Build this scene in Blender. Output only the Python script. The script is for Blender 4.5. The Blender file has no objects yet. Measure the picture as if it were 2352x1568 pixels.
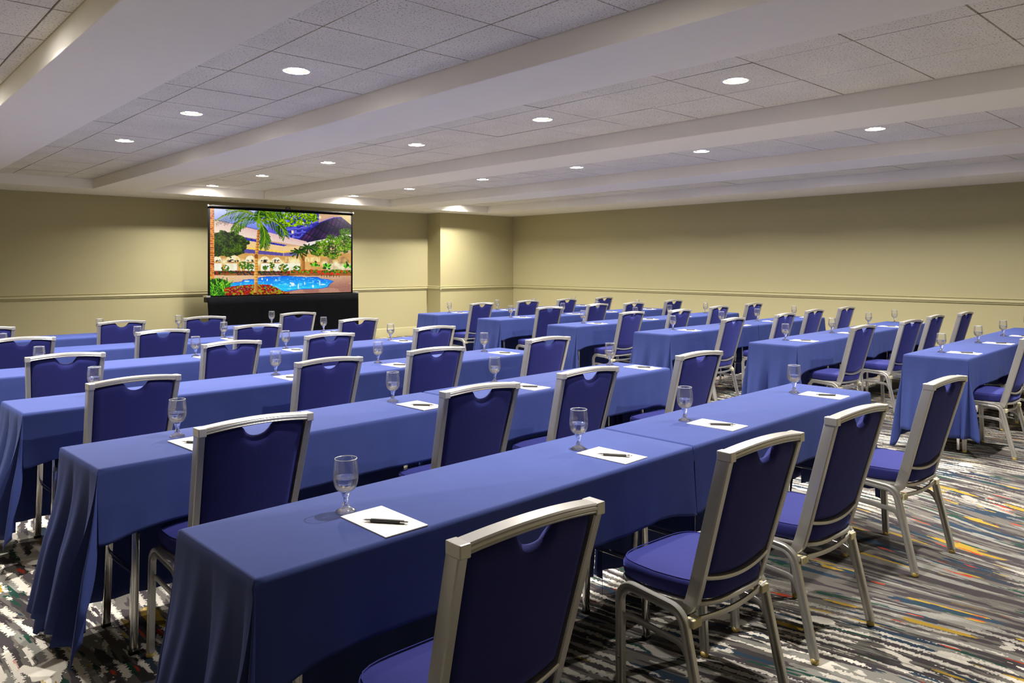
import bpy, bmesh, math, random
import numpy as np
from mathutils import Vector, Matrix

S = bpy.context.scene
C = S.collection
R = math.radians

# ---------------------------------------------------------------- camera, world, exposure
FPX = 1731.0
YAW = math.atan2(1731.0, 1881.0)            # forward = (cos YAW', ...) in room axes
cam_d = bpy.data.cameras.new('camera')
cam = bpy.data.objects.new('camera', cam_d)
C.objects.link(cam)
cam.location = (0, 0, 1.48)
cam.rotation_euler = (R(90), 0, -math.atan2(0.67714, 0.73586))
cam_d.sensor_width = 36
cam_d.lens = FPX / 2352 * 36
cam_d.shift_y = -176 / 2352
cam_d.clip_start = 0.05
cam_d.clip_end = 60
S.camera = cam

w = bpy.data.worlds.new('world')
S.world = w
w.use_nodes = True
w.node_tree.nodes['Background'].inputs[0].default_value = (0.5, 0.5, 0.55, 1)
w.node_tree.nodes['Background'].inputs[1].default_value = 0.0

S.view_settings.view_transform = 'Standard'
S.view_settings.look = 'None'
S.view_settings.gamma = 1
S.view_settings.use_curve_mapping = False
S.view_settings.exposure = 0.0
LAMP_W = 63.0                                # watts of each recessed downlight
LAMP_COL = (1.0, 0.95, 0.88)

# ---------------------------------------------------------------- helpers
def tag(o, label=None, cat=None, group=None, kind=None):
    if label: o['label'] = label
    if cat: o['category'] = cat
    if group: o['group'] = group
    if kind: o['kind'] = kind
    return o

def mesh_obj(name, verts, faces, mat, parent=None, smooth=False, loc=None):
    me = bpy.data.meshes.new(name)
    me.from_pydata([tuple(v) for v in verts], [], faces)
    me.update()
    if smooth:
        me.polygons.foreach_set('use_smooth', [True] * len(me.polygons))
    if mat: me.materials.append(mat)
    o = bpy.data.objects.new(name, me)
    C.objects.link(o)
    if parent: o.parent = parent
    if loc: o.location = loc
    return o

def empty(name, loc=(0, 0, 0), rz=0):
    o = bpy.data.objects.new(name, None)
    o.empty_display_size = 0.1
    C.objects.link(o)
    o.location = loc
    o.rotation_euler = (0, 0, rz)
    return o

def dup(root, loc=None, rz=None, parent=None):
    c = root.copy()
    C.objects.link(c)
    c.parent = parent
    if loc is not None: c.location = loc
    if rz is not None: c.rotation_euler = (0, 0, rz)
    for ch in list(root.children):
        dup(ch, parent=c)
    return c

class MB:
    def __init__(s): s.v = []; s.f = []
    def add(s, vs, fs):
        b = len(s.v)
        s.v += [tuple(v) for v in vs]
        s.f += [tuple(i + b for i in f) for f in fs]
        return s
    def box(s, x0, x1, y0, y1, z0, z1):
        return s.add([(x0,y0,z0),(x1,y0,z0),(x1,y1,z0),(x0,y1,z0),(x0,y0,z1),(x1,y0,z1),(x1,y1,z1),(x0,y1,z1)],
                     [(0,3,2,1),(4,5,6,7),(0,1,5,4),(1,2,6,5),(2,3,7,6),(3,0,4,7)])
    def sweep(s, path, prof, side, caps=True, closed=False):
        """sweep 2-D profile (a,b): a along 'side', b along tangent x side"""
        P = [Vector(p) for p in path]; n = len(P); k = len(prof); vs = []
        for i in range(n):
            if closed: t = P[(i+1) % n] - P[i-1]
            else: t = P[min(i+1, n-1)] - P[max(i-1, 0)]
            t.normalize()
            sd = Vector(side(i, t) if callable(side) else side)
            sd = (sd - t * sd.dot(t)).normalized()
            nn = t.cross(sd)
            for a, b in prof: vs.append(P[i] + sd * a + nn * b)
        fs = []
        for i in range(n if closed else n - 1):
            j = (i + 1) % n
            for q in range(k):
                r = (q + 1) % k
                fs.append((i*k+q, i*k+r, j*k+r, j*k+q))
        if caps and not closed:
            fs.append(tuple(reversed(range(k))))
            fs.append(tuple((n-1)*k + q for q in range(k)))
        return s.add(vs, fs)
    def lathe(s, prof, seg=32, cx=0, cy=0):
        k = len(prof); vs = []
        for i in range(seg):
            a = 2*math.pi*i/seg
            for r, z in prof: vs.append((cx + r*math.cos(a), cy + r*math.sin(a), z))
        fs = []
        for i in range(seg):
            j = (i+1) % seg
            for q in range(k-1):
                fs.append((i*k+q, j*k+q, j*k+q+1, i*k+q+1))
        return s.add(vs, fs)
    def build(s, name, mat, parent=None, smooth=False, bevel=0, angle=35, weld=False, recalc=True):
        o = mesh_obj(name, s.v, s.f, mat, parent, smooth)
        bm = bmesh.new(); bm.from_mesh(o.data)
        if weld: bmesh.ops.remove_doubles(bm, verts=bm.verts, dist=1e-6)
        if recalc: bmesh.ops.recalc_face_normals(bm, faces=bm.faces)
        if bevel:
            es = [e for e in bm.edges if len(e.link_faces) == 2 and e.calc_face_angle(0) > 0.6]
            bmesh.ops.bevel(bm, geom=es, offset=bevel, segments=2, affect='EDGES', profile=0.5)
        bm.to_mesh(o.data); bm.free()
        if smooth and angle < 180:
            o.data.set_sharp_from_angle(angle=R(angle))
        return o

def rrect(w, h, r, n=3):
    pts = []
    for cx, cy, a0 in ((w/2-r, h/2-r, 0), (-w/2+r, h/2-r, 90), (-w/2+r, -h/2+r, 180), (w/2-r, -h/2+r, 270)):
        for i in range(n+1):
            a = R(a0 + 90*i/n)
            pts.append((cx + r*math.cos(a), cy + r*math.sin(a)))
    return pts

def bend(pts, r, n=6):
    """round the corners of a polyline with fillets of radius r (list or number)"""
    P = [Vector(p) for p in pts]; out = [P[0]]
    for i in range(1, len(P)-1):
        a = (P[i-1]-P[i]).normalized(); b = (P[i+1]-P[i]).normalized()
        rr = r[i-1] if isinstance(r, (list, tuple)) else r
        ang = a.angle(b); d = rr / math.tan(ang/2)
        p0 = P[i] + a*d; p1 = P[i] + b*d
        c = P[i] + (a+b).normalized() * (rr / math.sin(ang/2))
        v0 = p0 - c; v1 = p1 - c; tot = v0.angle(v1); ax = v0.cross(v1).normalized()
        for k in range(n+1):
            out.append(c + Matrix.Rotation(tot*k/n, 3, ax) @ v0)
    out.append(P[-1])
    return out

# ---------------------------------------------------------------- materials
def newmat(name):
    m = bpy.data.materials.new(name); m.use_nodes = True
    nt = m.node_tree; b = nt.nodes['Principled BSDF']
    return m, nt, b

def N(nt, t, **kw):
    n = nt.nodes.new(t)
    for k, v in kw.items():
        if k.startswith('i_'): n.inputs[k[2:].replace('_', ' ')].default_value = v
        else: setattr(n, k, v)
    return n

def simple(name, col, rough=0.5, metal=0.0, **kw):
    m, nt, b = newmat(name)
    b.inputs['Base Color'].default_value = (*col, 1)
    b.inputs['Roughness'].default_value = rough
    b.inputs['Metallic'].default_value = metal
    for k, v in kw.items():
        b.inputs[k.replace('_', ' ')].default_value = v
    return m

def bumped(name, col, col2, scale, rough=0.6, bump=0.2, dist=0.002, metal=0.0, aniso=(1, 1, 1), detail=3, coord='Object', **kw):
    m, nt, b = newmat(name)
    tc = N(nt, 'ShaderNodeTexCoord'); mp = N(nt, 'ShaderNodeMapping')
    mp.inputs['Scale'].default_value = aniso
    nz = N(nt, 'ShaderNodeTexNoise', i_Scale=scale, i_Detail=detail)
    mx = N(nt, 'ShaderNodeMix', data_type='RGBA')
    mx.inputs[6].default_value = (*col, 1); mx.inputs[7].default_value = (*col2, 1)
    bp = N(nt, 'ShaderNodeBump', i_Strength=bump, i_Distance=dist)
    L = nt.links.new
    if coord == 'Position':
        g = N(nt, 'ShaderNodeNewGeometry'); L(g.outputs['Position'], mp.inputs[0])
    else: L(tc.outputs[coord], mp.inputs[0])
    L(mp.outputs[0], nz.inputs['Vector'])
    L(nz.outputs[0], mx.inputs[0]); L(mx.outputs[2], b.inputs['Base Color'])
    L(nz.outputs[0], bp.inputs['Height']); L(bp.outputs[0], b.inputs['Normal'])
    b.inputs['Roughness'].default_value = rough
    b.inputs['Metallic'].default_value = metal
    for k, v in kw.items(): b.inputs[k.replace('_', ' ')].default_value = v
    return m

M = {}
M['wall'] = bumped('olive_wallpaper', (0.40, 0.357, 0.192), (0.44, 0.396, 0.218), 60, rough=0.62, bump=0.12, aniso=(1, 1, 5), coord='Position')
M['trim'] = simple('olive_gloss_paint', (0.42, 0.378, 0.206), 0.38)
M['drywall'] = bumped('painted_drywall', (0.86, 0.82, 0.755), (0.90, 0.86, 0.795), 9, rough=0.7, bump=0.03, coord='Position')
M['grid'] = simple('tile_grid_gap_shade', (0.07, 0.06, 0.05), 0.7)  # T-bars coloured near black to draw the shadow in the tile gaps
M['dark'] = simple('plenum_dark', (0.05, 0.045, 0.04), 0.9)
M['alu'] = bumped('champagne_aluminium', (0.47, 0.455, 0.425), (0.51, 0.495, 0.465), 40, rough=0.32, bump=0.02, metal=0.65)
M['chrome'] = simple('chrome', (0.75, 0.74, 0.72), 0.16, 1.0)
M['amber'] = simple('amber_glide', (0.45, 0.33, 0.10), 0.3)
M['bumper'] = simple('cream_plastic', (0.55, 0.50, 0.30), 0.45)
M['tabletop'] = simple('table_laminate', (0.10, 0.07, 0.05), 0.5)
M['white_metal'] = simple('white_trim_metal', (0.8, 0.79, 0.77), 0.35)
M['reflector'] = simple('downlight_reflector', (0.16, 0.155, 0.135), 0.25, 0.9)
M['black'] = simple('black_metal', (0.006, 0.006, 0.006), 0.5, Specular_IOR_Level=0.12)
M['skirt'] = bumped('black_velour', (0.003, 0.003, 0.004), (0.006, 0.006, 0.007), 30, rough=0.95, Specular_IOR_Level=0.02)
M['silver'] = simple('silver_cap', (0.6, 0.6, 0.6), 0.3, 0.9)
M['pen'] = simple('pen_black_rubber', (0.045, 0.041, 0.038), 0.5)
M['pen_chrome'] = simple('pen_chrome', (0.8, 0.8, 0.8), 0.15, 1.0)

def tile_mat():
    m, nt, b = newmat('mineral_fibre_tile'); L = nt.links.new
    g = N(nt, 'ShaderNodeNewGeometry')
    n1 = N(nt, 'ShaderNodeTexNoise', i_Scale=95.0, i_Detail=2.0, i_Roughness=0.7)
    r1 = N(nt, 'ShaderNodeValToRGB')
    r1.color_ramp.elements[0].position = 0.33; r1.color_ramp.elements[0].color = (0.22, 0.195, 0.17, 1)
    r1.color_ramp.elements[1].position = 0.42; r1.color_ramp.elements[1].color = (0.88, 0.84, 0.775, 1)
    n2 = N(nt, 'ShaderNodeTexNoise', i_Scale=2.2, i_Detail=2.0)
    mx = N(nt, 'ShaderNodeMix', data_type='RGBA', blend_type='MULTIPLY')
    mx.inputs[0].default_value = 0.25
    bp = N(nt, 'ShaderNodeBump', i_Strength=0.4, i_Distance=0.002)
    L(g.outputs['Position'], n1.inputs['Vector']); L(g.outputs['Position'], n2.inputs['Vector'])
    L(n1.outputs[0], r1.inputs[0]); L(r1.outputs[0], mx.inputs[6]); L(n2.outputs[0], mx.inputs[7])
    L(mx.outputs[2], b.inputs['Base Color']); L(n1.outputs[0], bp.inputs['Height']); L(bp.outputs[0], b.inputs['Normal'])
    b.inputs['Roughness'].default_value = 0.85
    return m
M['tile'] = tile_mat()

def fabric(name, c1, c2, weave, sheen, sheen_tint, rough=0.75, blotch=3.0, wave=0.25):
    m, nt, b = newmat(name); L = nt.links.new
    tc = N(nt, 'ShaderNodeTexCoord')
    nb = N(nt, 'ShaderNodeTexNoise', i_Scale=blotch, i_Detail=5.0, i_Roughness=0.6)
    nf = N(nt, 'ShaderNodeTexNoise', i_Scale=weave, i_Detail=1.0)
    add = N(nt, 'ShaderNodeMath', operation='MULTIPLY_ADD'); add.inputs[1].default_value = 0.55; 
    mx = N(nt, 'ShaderNodeMix', data_type='RGBA')
    mx.inputs[6].default_value = (*c1, 1); mx.inputs[7].default_value = (*c2, 1)
    bp = N(nt, 'ShaderNodeBump', i_Strength=wave, i_Distance=0.0015)
    L(tc.outputs['Object'], nb.inputs['Vector']); L(tc.outputs['Object'], nf.inputs['Vector'])
    sub = N(nt, 'ShaderNodeMath', operation='MULTIPLY'); sub.inputs[1].default_value = 0.45
    L(nf.outputs[0], sub.inputs[0]); L(nb.outputs[0], add.inputs[0]); L(sub.outputs[0], add.inputs[2])
    L(add.outputs[0], mx.inputs[0]); L(mx.outputs[2], b.inputs['Base Color'])
    L(nf.outputs[0], bp.inputs['Height']); L(bp.outputs[0], b.inputs['Normal'])
    b.inputs['Roughness'].default_value = rough
    b.inputs['Sheen Weight'].default_value = sheen
    b.inputs['Sheen Tint'].default_value = (*sheen_tint, 1)
    b.inputs['Sheen Roughness'].default_value = 0.4
    b.inputs['Specular IOR Level'].default_value = 0.15
    return m
M['cloth'] = fabric('royal_blue_tablecloth', (0.023, 0.036, 0.142), (0.040, 0.060, 0.205), 900, 0.03, (0.5, 0.6, 1.0), blotch=7)
M['chair'] = fabric('royal_blue_upholstery', (0.014, 0.016, 0.105), (0.028, 0.031, 0.175), 700, 0.40, (0.22, 0.25, 0.95), blotch=5, wave=0.5)

def carpet_mat():
    m, nt, b = newmat('patterned_carpet'); L = nt.links.new
    g = N(nt, 'ShaderNodeNewGeometry')
    # big swirls bend the streaks
    wz = N(nt, 'ShaderNodeTexNoise', i_Scale=0.33, i_Detail=1.0)
    L(g.outputs['Position'], wz.inputs['Vector'])
    sb = N(nt, 'ShaderNodeVectorMath', operation='SUBTRACT'); sb.inputs[1].default_value = (0.5, 0.5, 0.5)
    L(wz.outputs['Color'], sb.inputs[0])
    sc = N(nt, 'ShaderNodeVectorMath', operation='MULTIPLY'); sc.inputs[1].default_value = (1.3, 0.8, 0)
    L(sb.outputs[0], sc.inputs[0])
    ad = N(nt, 'ShaderNodeVectorMath', operation='ADD'); L(g.outputs['Position'], ad.inputs[0]); L(sc.outputs[0], ad.inputs[1])
    # tuft-sized snapping gives the jagged woven edge
    sn = N(nt, 'ShaderNodeVectorMath', operation='SNAP'); sn.inputs[1].default_value = (0.005, 0.007, 1.0)
    L(ad.outputs[0], sn.inputs[0])
    def streak(sx, sy, off, detail=2.0):
        mp = N(nt, 'ShaderNodeMapping'); mp.inputs['Scale'].default_value = (sx, sy, 1); mp.inputs['Location'].default_value = (off, off*0.7, 0)
        L(sn.outputs[0], mp.inputs[0])
        nz = N(nt, 'ShaderNodeTexNoise', i_Scale=1.0, i_Detail=detail, i_Roughness=0.55)
        L(mp.outputs[0], nz.inputs['Vector'])
        return nz.outputs[0]
    def thr(sock, lo, hi):
        mr = N(nt, 'ShaderNodeMapRange'); mr.inputs[1].default_value = lo; mr.inputs[2].default_value = hi
        L(sock, mr.inputs[0]); return mr.outputs[0]
    def mul(a, bb):
        k = N(nt, 'ShaderNodeMath', operation='MULTIPLY'); L(a, k.inputs[0]); L(bb, k.inputs[1]); return k.outputs[0]
    def over(base, mask, col):
        mx = N(nt, 'ShaderNodeMix', data_type='RGBA'); L(mask, mx.inputs[0])
        if isinstance(base, tuple): mx.inputs[6].default_value = (*base, 1)
        else: L(base, mx.inputs[6])
        mx.inputs[7].default_value = (*col, 1)
        return mx.outputs[2]
    c = over((0.105, 0.096, 0.085), thr(streak(20, 2.0, 3), 0.49, 0.50), (0.042, 0.036, 0.039))
    c = over(c, thr(streak(15, 1.5, 11), 0.575, 0.58), (0.19, 0.185, 0.165))
    c = over(c, thr(streak(13, 1.9, 23), 0.60, 0.605), (0.020, 0.036, 0.058))
    c = over(c, thr(streak(14, 1.9, 31), 0.64, 0.645), (0.012, 0.045, 0.032))
    area = thr(streak(0.9, 0.5, 47, 1.0), 0.36, 0.56)
    jz = N(nt, 'ShaderNodeTexNoise', i_Scale=1.0, i_Detail=1.0)
    jm = N(nt, 'ShaderNodeMapping'); jm.inputs['Scale'].default_value = (9, 85, 1); L(sn.outputs[0], jm.inputs[0]); L(jm.outputs[0], jz.inputs['Vector'])
    sx_ = N(nt, 'ShaderNodeSeparateXYZ'); L(sn.outputs[0], sx_.inputs[0])
    jx = N(nt, 'ShaderNodeMath', operation='MULTIPLY_ADD'); jx.inputs[1].default_value = 0.040; L(jz.outputs[0], jx.inputs[0]); L(sx_.outputs[0], jx.inputs[2])
    ph = N(nt, 'ShaderNodeMath', operation='MULTIPLY'); ph.inputs[1].default_value = 2*math.pi/0.062; L(jx.outputs[0], ph.inputs[0])
    si = N(nt, 'ShaderNodeMath', operation='SINE'); L(ph.outputs[0], si.inputs[0])
    lines = mul(thr(si.outputs[0], 0.12, 0.18), thr(streak(13, 3.0, 97), 0.495, 0.50))
    c = over(c, mul(lines, area), (0.58, 0.54, 0.47))
    c = over(c, mul(thr(streak(7, 3.0, 53), 0.63, 0.635), area), (0.58, 0.54, 0.47))
    area2 = thr(streak(1.1, 0.7, 61, 1.0), 0.47, 0.53)
    c = over(c, mul(thr(streak(14, 2.3, 71), 0.635, 0.64), area2), (0.31, 0.20, 0.026))
    c = over(c, mul(thr(streak(22, 4.2, 83), 0.68, 0.685), area2), (0.33, 0.040, 0.018))
    fz = N(nt, 'ShaderNodeTexNoise', i_Scale=420.0, i_Detail=2.0); L(g.outputs['Position'], fz.inputs['Vector'])
    mr = N(nt, 'ShaderNodeMapRange'); mr.inputs[3].default_value = 0.72; mr.inputs[4].default_value = 1.25
    L(fz.outputs[0], mr.inputs[0])
    vm = N(nt, 'ShaderNodeVectorMath', operation='SCALE'); L(c, vm.inputs[0]); L(mr.outputs[0], vm.inputs['Scale'])
    L(vm.outputs[0], b.inputs['Base Color'])
    bp = N(nt, 'ShaderNodeBump', i_Strength=0.5, i_Distance=0.004); L(fz.outputs[0], bp.inputs['Height']); L(bp.outputs[0], b.inputs['Normal'])
    b.inputs['Roughness'].default_value = 0.95
    b.inputs['Specular IOR Level'].default_value = 0.1
    return m
M['carpet'] = carpet_mat()

def glass_mat(name, thin, facets=False):
    m, nt, b = newmat(name); L = nt.links.new
    out = nt.nodes['Material Output']; nt.nodes.remove(b)
    if thin:
        fr = N(nt, 'ShaderNodeFresnel', i_IOR=1.5)
        mu = N(nt, 'ShaderNodeMath', operation='MULTIPLY_ADD'); mu.inputs[1].default_value = 0.55; mu.inputs[2].default_value = 0.03
        tr = N(nt, 'ShaderNodeBsdfTransparent'); tr.inputs[0].default_value = (0.96, 0.965, 0.97, 1)
        gl = N(nt, 'ShaderNodeBsdfGlossy'); gl.inputs['Roughness'].default_value = 0.02
        mx = N(nt, 'ShaderNodeMixShader')
        L(fr.outputs[0], mu.inputs[0]); L(mu.outputs[0], mx.inputs[0]); L(tr.outputs[0], mx.inputs[1]); L(gl.outputs[0], mx.inputs[2])
        df = N(nt, 'ShaderNodeBsdfDiffuse'); df.inputs[0].default_value = (0.9, 0.9, 0.95, 1)
        m2 = N(nt, 'ShaderNodeMixShader'); m2.inputs[0].default_value = 0.022
        L(mx.outputs[0], m2.inputs[1]); L(df.outputs[0], m2.inputs[2]); L(m2.outputs[0], out.inputs[0])
    else:
        g1 = N(nt, 'ShaderNodeBsdfGlass', i_IOR=1.5 if facets else 1.33); g1.inputs['Roughness'].default_value = 0.0
        if facets:                               # pressed-glass facets on stem and foot
            tc = N(nt, 'ShaderNodeTexCoord'); vo = N(nt, 'ShaderNodeTexVoronoi', i_Scale=130.0)
            bp = N(nt, 'ShaderNodeBump', i_Strength=0.6, i_Distance=0.0016)
            L(tc.outputs['Object'], vo.inputs['Vector']); L(vo.outputs['Distance'], bp.inputs['Height']); L(bp.outputs[0], g1.inputs['Normal'])
        tr = N(nt, 'ShaderNodeBsdfTransparent')
        mx = N(nt, 'ShaderNodeMixShader'); mx.inputs[0].default_value = 0.92 if facets else 0.75
        L(tr.outputs[0], mx.inputs[1]); L(g1.outputs[0], mx.inputs[2]); L(mx.outputs[0], out.inputs[0])
    return m
M['glass_thin'] = glass_mat('thin_goblet_glass', True)
M['glass_solid'] = glass_mat('solid_goblet_glass', False, True)
M['rim'] = simple('glass_rim_highlight', (0.62, 0.63, 0.66), 0.12, 0.6)  # pale metallic colour puts a bright highlight along the glass edge
M['water'] = glass_mat('clear_water', False)

def lamp_mat():
    m, nt, b = newmat('lamp_lens')
    b.inputs['Emission Color'].default_value = (*LAMP_COL, 1)
    b.inputs['Emission Strength'].default_value = 190
    b.inputs['Base Color'].default_value = (0.8, 0.8, 0.8, 1)
    return m
M['lamp'] = lamp_mat()

def pad_mat():
    m, nt, b = newmat('printed_note_paper'); L = nt.links.new
    tc = N(nt, 'ShaderNodeTexCoord'); sp = N(nt, 'ShaderNodeSeparateXYZ'); L(tc.outputs['Object'], sp.inputs[0])
    # two rows of tiny grey print along the lower edge
    nz = N(nt, 'ShaderNodeTexNoise', i_Scale=1.0, i_Detail=1.0); mp = N(nt, 'ShaderNodeMapping'); mp.inputs['Scale'].default_value = (900, 500, 1)
    L(tc.outputs['Object'], mp.inputs[0]); L(mp.outputs[0], nz.inputs['Vector'])
    def rng(sock, lo, hi):
        a = N(nt, 'ShaderNodeMath', operation='GREATER_THAN'); a.inputs[1].default_value = lo; L(sock, a.inputs[0])
        c = N(nt, 'ShaderNodeMath', operation='LESS_THAN'); c.inputs[1].default_value = hi; L(sock, c.inputs[0])
        d = N(nt, 'ShaderNodeMath', operation='MULTIPLY'); L(a.outputs[0], d.inputs[0]); L(c.outputs[0], d.inputs[1]); return d.outputs[0]
    def op(o, a, c):
        d = N(nt, 'ShaderNodeMath', operation=o); L(a, d.inputs[0])
        if isinstance(c, float): d.inputs[1].default_value = c
        else: L(c, d.inputs[1])
        return d.outputs[0]
    txt = op('MAXIMUM', rng(sp.outputs[1], -0.1015, -0.0995), rng(sp.outputs[1], -0.0975, -0.0955))
    txt = op('MULTIPLY', op('MULTIPLY', txt, rng(sp.outputs[0], -0.045, 0.045)), op('GREATER_THAN', nz.outputs[0], 0.47))
    # pale crest swirl near the top corner
    ln = N(nt, 'ShaderNodeVectorMath', operation='DISTANCE'); ln.inputs[1].default_value = (0.035, 0.135, 0.0015); L(tc.outputs['Object'], ln.inputs[0])
    sw = op('MAXIMUM', rng(ln.outputs['Value'], 0.052, 0.055), rng(ln.outputs['Value'], 0.059, 0.0605))
    mk = op('MAXIMUM', op('MULTIPLY', txt, 0.5), op('MULTIPLY', sw, 0.25))
    mx = N(nt, 'ShaderNodeMix', data_type='RGBA'); mx.inputs[6].default_value = (0.58, 0.565, 0.54, 1); mx.inputs[7].default_value = (0.22, 0.22, 0.26, 1)
    L(mk, mx.inputs[0]); L(mx.outputs[2], b.inputs['Base Color']); b.inputs['Roughness'].default_value = 0.6
    return m
M['pad'] = pad_mat()

# ---------------------------------------------------------------- room shell
X0, X1, Y0, Y1 = -1.5, 11.68, -1.2, 13.1      # walls
ZS, ZC = 2.575, 2.715                          # soffit and coffer tile heights
PX, PY = 9.6, 12.65                            # pillar at the far corner

def struct(o): return tag(o, kind='structure')
struct(MB().box(X0, X1, Y0, Y1, -0.1, 0).build('floor', M['carpet']))
struct(MB().box(X0, X1, Y1, Y1+0.15, 0, 3.0).build('wall_front', M['wall']))
struct(MB().box(X1, X1+0.15, Y0, Y1, 0, 3.0).build('wall_right', M['wall']))
struct(MB().box(X0-0.15, X0, Y0, Y1, 0, 3.0).build('wall_left', M['wall']))
struct(MB().box(X0, X1, Y0-0.15, Y0, 0, 3.0).build('wall_back', M['wall']))
struct(MB().box(PX, X1, PY, Y1, 0, ZS).build('wall_pillar', M['wall'], bevel=0.004))

# chair rail and skirting run round the visible walls
rail_prof = [(0, 0.945), (0.010, 0.947), (0.016, 0.952), (0.018, 0.957), (0.014, 0.963), (0.020, 0.966), (0.028, 0.974), (0.031, 0.984), (0.029, 0.994),
             (0.022, 1.004), (0.013, 1.008), (0.013, 1.014), (0.020, 1.018), (0.024, 1.024), (0.020, 1.029), (0, 1.031)]
base_prof = [(0, 0), (0.016, 0), (0.016, 0.125), (0.014, 0.13), (0.014, 0.14), (0.012, 0.145), (0.012, 0.165), (0.006, 0.178), (0, 0.18)]
def wall_strip(name, a, b, n, prof):
    """a->b along the wall, n = unit vector into the room"""
    vs, fs = [], []
    for p in (a, b):
        for o, z in prof: vs.append((p[0] + n[0]*o, p[1] + n[1]*o, z))
    k = len(prof)
    for i in range(k-1): fs.append((i, i+1, k+i+1, k+i))
    fs += [tuple(range(k)), tuple(reversed(range(k, 2*k)))]
    return struct(MB().add(vs, fs).build(name, M['trim'], smooth=True, angle=50))
runs = [((X0, Y1), (PX, Y1), (0, -1)), ((PX, Y1), (PX, PY-0.03), (-1, 0)), ((PX-0.03, PY), (X1, PY), (0, -1)), ((X1, PY), (X1, Y0), (-1, 0)),
        ((X0, Y0), (X0, Y1), (1, 0)), ((X1, Y0), (X0, Y0), (0, 1))]
sides = ['front', 'pillar_side', 'pillar_front', 'right', 'left', 'back']
for i, (a, b, n) in enumerate(runs):
    wall_strip('trim_%d' % (i+1), a, b, n, rail_prof)
    wall_strip('baseboard_' + sides[i], a, b, n, base_prof)

# coffered ceiling: slab, dropped beams, lay-in tiles
ceiling = struct(MB().box(X0, X1, Y0, Y1, ZC+0.035, ZC+0.2).build('ceiling', M['dark']))
YE, YN = 12.08, -0.7
coffers = [  # x0, x1, column lines, first row line, lamp x, lamp ys
    (-0.50, 0.92, [-0.39, 0.22, 0.83], 4.185, 0.525, [4.49, 6.32, 8.15]),
    (1.54, 2.91, [1.925, 2.545], 4.148, 2.235, [2.013, 4.453, 6.283, 8.113]),
    (3.56, 5.48, [4.205, 4.835], 2.395, 4.52, [0.87, 2.70, 4.53, 6.36, 8.19, 10.02, 11.80]),
    (6.13, 7.97, [6.735, 7.375], 2.495, 7.055, [0.97, 2.80, 4.63, 6.46, 8.29, 10.12, 11.88]),
    (8.69, 10.42, [9.245, 9.855], 2.495, 9.55, [2.80, 4.63, 6.46, 8.29, 10.12, 11.88]),
]
def beam(x0, x1, y0, y1):
    MB().box(x0, x1, y0, y1, ZS, ZC+0.034).build('beam', M['drywall'], ceiling, bevel=0.005)
xs = [X0] + [v for c in coffers for v in (c[0], c[1])] + [X1]
for i in range(0, len(xs), 2): beam(xs[i], xs[i+1], YN, YE)
beam(X0, X1, YE, Y1); beam(X0, X1, Y0, YN)

TILE = bpy.data.meshes.new('ceiling_tile')
_m = MB().box(-0.5, 0.5, -0.5, 0.5, 0, 1); TILE.from_pydata(_m.v, [], _m.f); TILE.materials.append(M['tile'])
RH = 0.088                                            # hole radius in lamp tiles
def lamp_tile_mesh(wx, wy):
    n = 48; vs, fs = [], []
    for i in range(n):
        a = 2*math.pi*i/n; ca, sa = math.cos(a), math.sin(a)
        k = min(wx/2/max(abs(ca), 1e-9), wy/2/max(abs(sa), 1e-9))
        vs += [(RH*ca, RH*sa, 0), (k*ca, k*sa, 0), (RH*ca, RH*sa, 0.015), (k*ca, k*sa, 0.015)]
    for i in range(n):
        j = (i+1) % n
        fs += [(4*i, 4*i+1, 4*j+1, 4*j), (4*i, 4*j, 4*j+2, 4*i+2), (4*i+1, 4*i+3, 4*j+3, 4*j+1)]
    # square off corners
    for sx, sy in ((1, 1), (-1, 1), (-1, -1), (1, -1)):
        a = math.atan2(sy*wy, sx*wx); q = a % (2*math.pi) / (2*math.pi) * n; i = int(q) % n; j = (i+1) % n
        b = len(vs); vs.append((sx*wx/2, sy*wy/2, 0)); fs.append((4*i+1, b, 4*j+1))
    me = bpy.data.meshes.new('lamp_tile'); me.from_pydata(vs, [], fs); me.materials.append(M['tile']); return me

rnd = random.Random(5)
GAP = 0.010
grid = MB()
for (x0, x1, cols, ry, lx, lys) in coffers:
    cx = [x0] + cols + [x1]
    k0 = math.floor((YN - ry) / 0.61)
    rows = [YN] + [ry + 0.61*k for k in range(k0, 40) if YN + 0.02 < ry + 0.61*k < YE - 0.02] + [YE]
    for x in cols: grid.box(x-0.012, x+0.012, YN, YE, ZC+0.012, ZC+0.034)
    for y in rows[1:-1]: grid.box(x0, x1, y-0.012, y+0.012, ZC+0.012, ZC+0.033)
    for ci in range(len(cx)-1):
        for ri in range(len(rows)-1):
            if rows[ri+1] < 0.2: 
                if ri: continue
                ya, yb = rows[0], next(v for v in rows if v >= 0.2) - 0.61   # unseen ceiling behind the camera: one long panel
            else: ya, yb = rows[ri], rows[ri+1]
            xa, xb = cx[ci], cx[ci+1]
            wx, wy = xb-xa-GAP, yb-ya-GAP
            lamp = [ly for ly in lys if xa < lx < xb and ya < ly < yb]
            if lamp and yb-ya < 0.8 and wx > 0.3:
                o = bpy.data.objects.new('ceiling_tile', lamp_tile_mesh(wx, wy)); C.objects.link(o)
                o.location = (lx, (ya+yb)/2, ZC)
                if abs(lx - (xa+xb)/2) > 0.02: o.location = ((xa+xb)/2, (ya+yb)/2, ZC)
            else:
                o = bpy.data.objects.new('ceiling_tile', TILE); C.objects.link(o)
                o.location = ((xa+xb)/2, (ya+yb)/2, ZC + rnd.uniform(-0.001, 0.002))
                o.scale = (wx, wy, 0.015)
                o.rotation_euler = (rnd.uniform(-0.003, 0.003), rnd.uniform(-0.003, 0.003), 0)
            o.parent = ceiling
grid.build('tile_grid', M['grid'], ceiling)

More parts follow.
